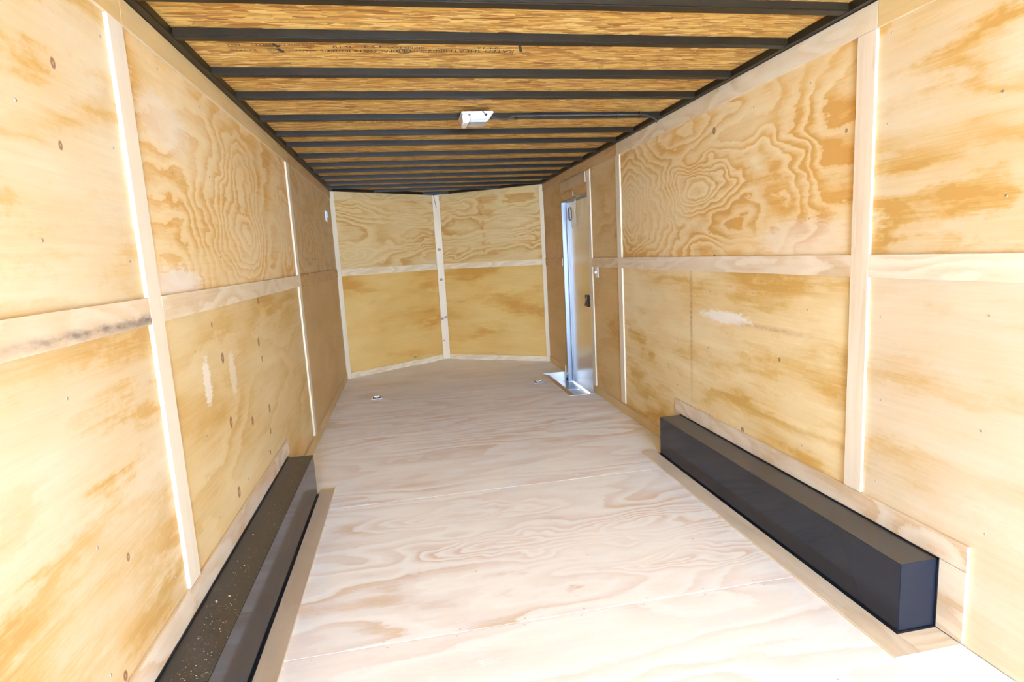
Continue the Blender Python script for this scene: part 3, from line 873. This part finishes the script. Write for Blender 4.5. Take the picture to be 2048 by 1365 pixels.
def taper(name, top, bot, z0, z1, mat, parent, bev=0.006):
    bm_ = bmesh.new()
    a_ = [bm_.verts.new((x, y, z1)) for x, y in top]
    b_ = [bm_.verts.new((x, y, z0)) for x, y in bot]
    bm_.faces.new(a_)
    bm_.faces.new(b_[::-1])
    for i_ in range(4):
        bm_.faces.new((a_[i_], b_[i_], b_[(i_ + 1) % 4], a_[(i_ + 1) % 4]))
    return link(name, to_mesh(bm_, bev), parent, mat)


rect = lambda x0, y0, x1, y1: [(x0, y0), (x1, y0), (x1, y1), (x0, y1)]
LX0, LX1, LY0, LY1 = -0.092, 0.088, -0.085, 0.100
taper('lamp_base', rect(LX0, LY0, LX1, LY1), rect(LX0 + 0.002, LY0 + 0.002, LX1 - 0.002, LY1 - 0.002), -0.014, -0.0005, WHITE, lamp, 0.003)
taper('lens', rect(LX0 + 0.044, LY0 + 0.004, LX1 - 0.004, LY1 - 0.004), rect(LX0 + 0.044, LY0 + 0.02, LX1 - 0.034, LY1 - 0.03), -0.052, -0.0142, LENS, lamp)
taper('switch_housing', rect(LX0 + 0.003, LY0 + 0.002, LX0 + 0.0435, LY1 - 0.002), rect(LX0 + 0.010, LY0 + 0.014, LX0 + 0.0435, LY1 - 0.022), -0.058, -0.0142, WHITE, lamp)
bm = bmesh.new()
bm_tube(bm, [(0.022, LY0 - 0.012, 0.004), (0.032, LY0 - 0.010, -0.010), (0.040, LY0 - 0.010, -0.018)], 0.0022, 6)
bm_tube(bm, [(0.040, LY0 - 0.010, -0.016), (0.047, LY0 - 0.010, -0.026)], 0.006, 8)
link('wire_tail', to_mesh(bm), lamp, plain('black_wire', (0.02, 0.02, 0.03), 0.4))

cab = thing('electric_cable', (1.85, 3.49, H), 'black electric cable running along a roof bow from the white lamp to the wall', 'cable')
bm = bmesh.new()
pts = []
x = 1.312
raw = [(1.312, 3.44, 2.118), (1.36, 3.46, 2.110), (1.42, 3.50, 2.118), (1.47, 3.512, 2.135), (1.60, 3.515, 2.138), (1.9, 3.518, 2.138), (2.2, 3.52, 2.137), (2.28, 3.525, 2.136), (2.34, 3.55, 2.128), (2.39, 3.60, 2.122), (2.43, 3.68, 2.124)]
for i in range(len(raw) - 1):
    for j in range(4):
        t = j / 4
        p0, p1, p2, p3 = [Vector(raw[min(max(q, 0), len(raw) - 1)]) for q in (i - 1, i, i + 1, i + 2)]
        pts.append(0.5 * ((2 * p1) + (p2 - p0) * t + (2 * p0 - 5 * p1 + 4 * p2 - p3) * t * t + (-p0 + 3 * p1 - 3 * p2 + p3) * t ** 3))
pts.append(Vector(raw[-1]))
org = Vector(cab.location)
bm_tube(bm, [p - org for p in pts], 0.0055, 8)
link('sheath', to_mesh(bm), cab, plain('cable_sheath', (0.05, 0.05, 0.05), 0.35))
for xx in (1.475, 2.10, 2.245):
    bm = bmesh.new()
    bm_tube(bm, [Vector((xx, 3.519 + 0.02 * math.cos(t), 2.139 + 0.016 * math.sin(t))) - org for t in [2 * PI * q / 10 for q in range(10)]], 0.002, 5, True)
    bm_tube(bm, [Vector((xx, 3.50, 2.13)) - org, Vector((xx - 0.012, 3.50, 2.108)) - org], 0.0018, 5)
    link('cable_tie', to_mesh(bm), cab, EDGEP)

# ------------------------------------------------------------------ small fittings
sw = thing('light_switch', (W, 4.975, 1.132), 'small white light switch on the plywood between the metal door and a batten', 'switch')
box('switch_plate', (-0.007, -0.034, -0.046), (-0.0003, 0.034, 0.046), WHITE, sw, 0.002)
box('toggle', (-0.026, -0.006, -0.010), (-0.0065, 0.006, 0.012), WHITE, sw, 0.002)

vp = thing('wall_vent', (0, 6.395, 1.824), 'small white plastic vent plate high on the wall facing the metal door', 'vent')
box('vent_plate', (0.0003, -0.075, -0.055), (0.010, 0.075, 0.055), WHITE, vp, 0.003)
box('vent_hood', (0.0102, -0.055, -0.02), (0.022, 0.055, 0.045), WHITE, vp, 0.004)

wire = bmesh.new()
bm_tube(wire, [(0, 0, 0), (0.006, -0.008, -0.05), (0.020, -0.014, -0.13), (0.026, -0.013, -0.165)], 0.0022, 6)
wo = link('loose_wire', to_mesh(wire), None, EDGEP, at(1.192, 7.640, H))
wo['label'] = 'thin dark wire hanging loose over the top of the knotty nose post'
wo['category'] = 'wire'


def d_ring(x, y, label):
    t = thing('tie_down_ring', (x, y, 0.0), label, 'tie-down ring', 'tie-down rings in the floor')
    bm_ = bmesh.new()
    bm_box(bm_, (-0.052, -0.05, 0.0004), (0.052, 0.05, 0.004))
    link('base_plate', to_mesh(bm_, 0.0015), t, ZINC)
    box('ring_pan', (-0.036, -0.036, 0.0042), (0.036, 0.036, 0.0065), plain('dark_pan_%d' % int(x * 10), (0.03, 0.03, 0.03), 0.5), t, 0.001)
    bm_ = bmesh.new()
    bm_tube(bm_, [(-0.022, 0.0, 0.012), (-0.026, -0.022, 0.012), (-0.016, -0.034, 0.012), (0.016, -0.034, 0.012), (0.026, -0.022, 0.012), (0.022, 0.0, 0.012)], 0.005, 8)
    link('ring', to_mesh(bm_), t, ZINC)
    box('clamp', (-0.028, -0.004, 0.0066), (0.028, 0.012, 0.019), ZINC, t, 0.002)
    return t


d_ring(0.386, 5.75, 'zinc tie-down ring out on the bare floor, well away from the metal door')
d_ring(2.028, 5.78, 'zinc tie-down ring beside the step in front of the metal door')

# screws: too small to pick apart, one part per surface
for wl, sgn in ((wall_left, 0), (wall_right, 1)):
    bm = bmesh.new()
    x0 = 0.0 if not sgn else W
    ax = (1, 0, 0) if not sgn else (-1, 0, 0)
    y = 0.6
    while y < 6.7:
        for z in (0.42, 0.72, 1.05, 1.40, 1.70, 1.98):
            if sgn and DY0 - 0.12 < y < DY1 + 0.06:
                continue
            if min(abs(y - q) for q in (1.911, 4.385, 5.119)) < 0.07:
                continue
            bm_disc(bm, (x0, y + rnd.uniform(-0.02, 0.02), z + rnd.uniform(-0.03, 0.03)), ax, 0.0042, 0.0015, 8)
        y += 0.405
    o = link('screw_heads', to_mesh(bm), wl, SCREW)
    o['kind'] = 'stuff'
bm = bmesh.new()
for s_ in seams[5:9]:
    for i in range(8):
        x = 0.35 + i * 0.24
        if s_ > 5 and x > 2.1:
            continue
        for e in (-0.018, 0.018):
            bm_disc(bm, (x + rnd.uniform(-0.02, 0.02), s_ + e, 0.0), (0, 0, 1), 0.004, 0.0010, 8)
for i in range(4):
    for j in range(5):
        bm_disc(bm, (0.45 + 0.5 * i, 1.1 + 0.61 * 1.5 * j + 0.3, 0.0), (0, 0, 1), 0.004, 0.0010, 8)
o = link('screw_heads', to_mesh(bm), floor, plain('zinc_screw_head', (0.6, 0.6, 0.6), 0.4, 0.3))
o['kind'] = 'stuff'
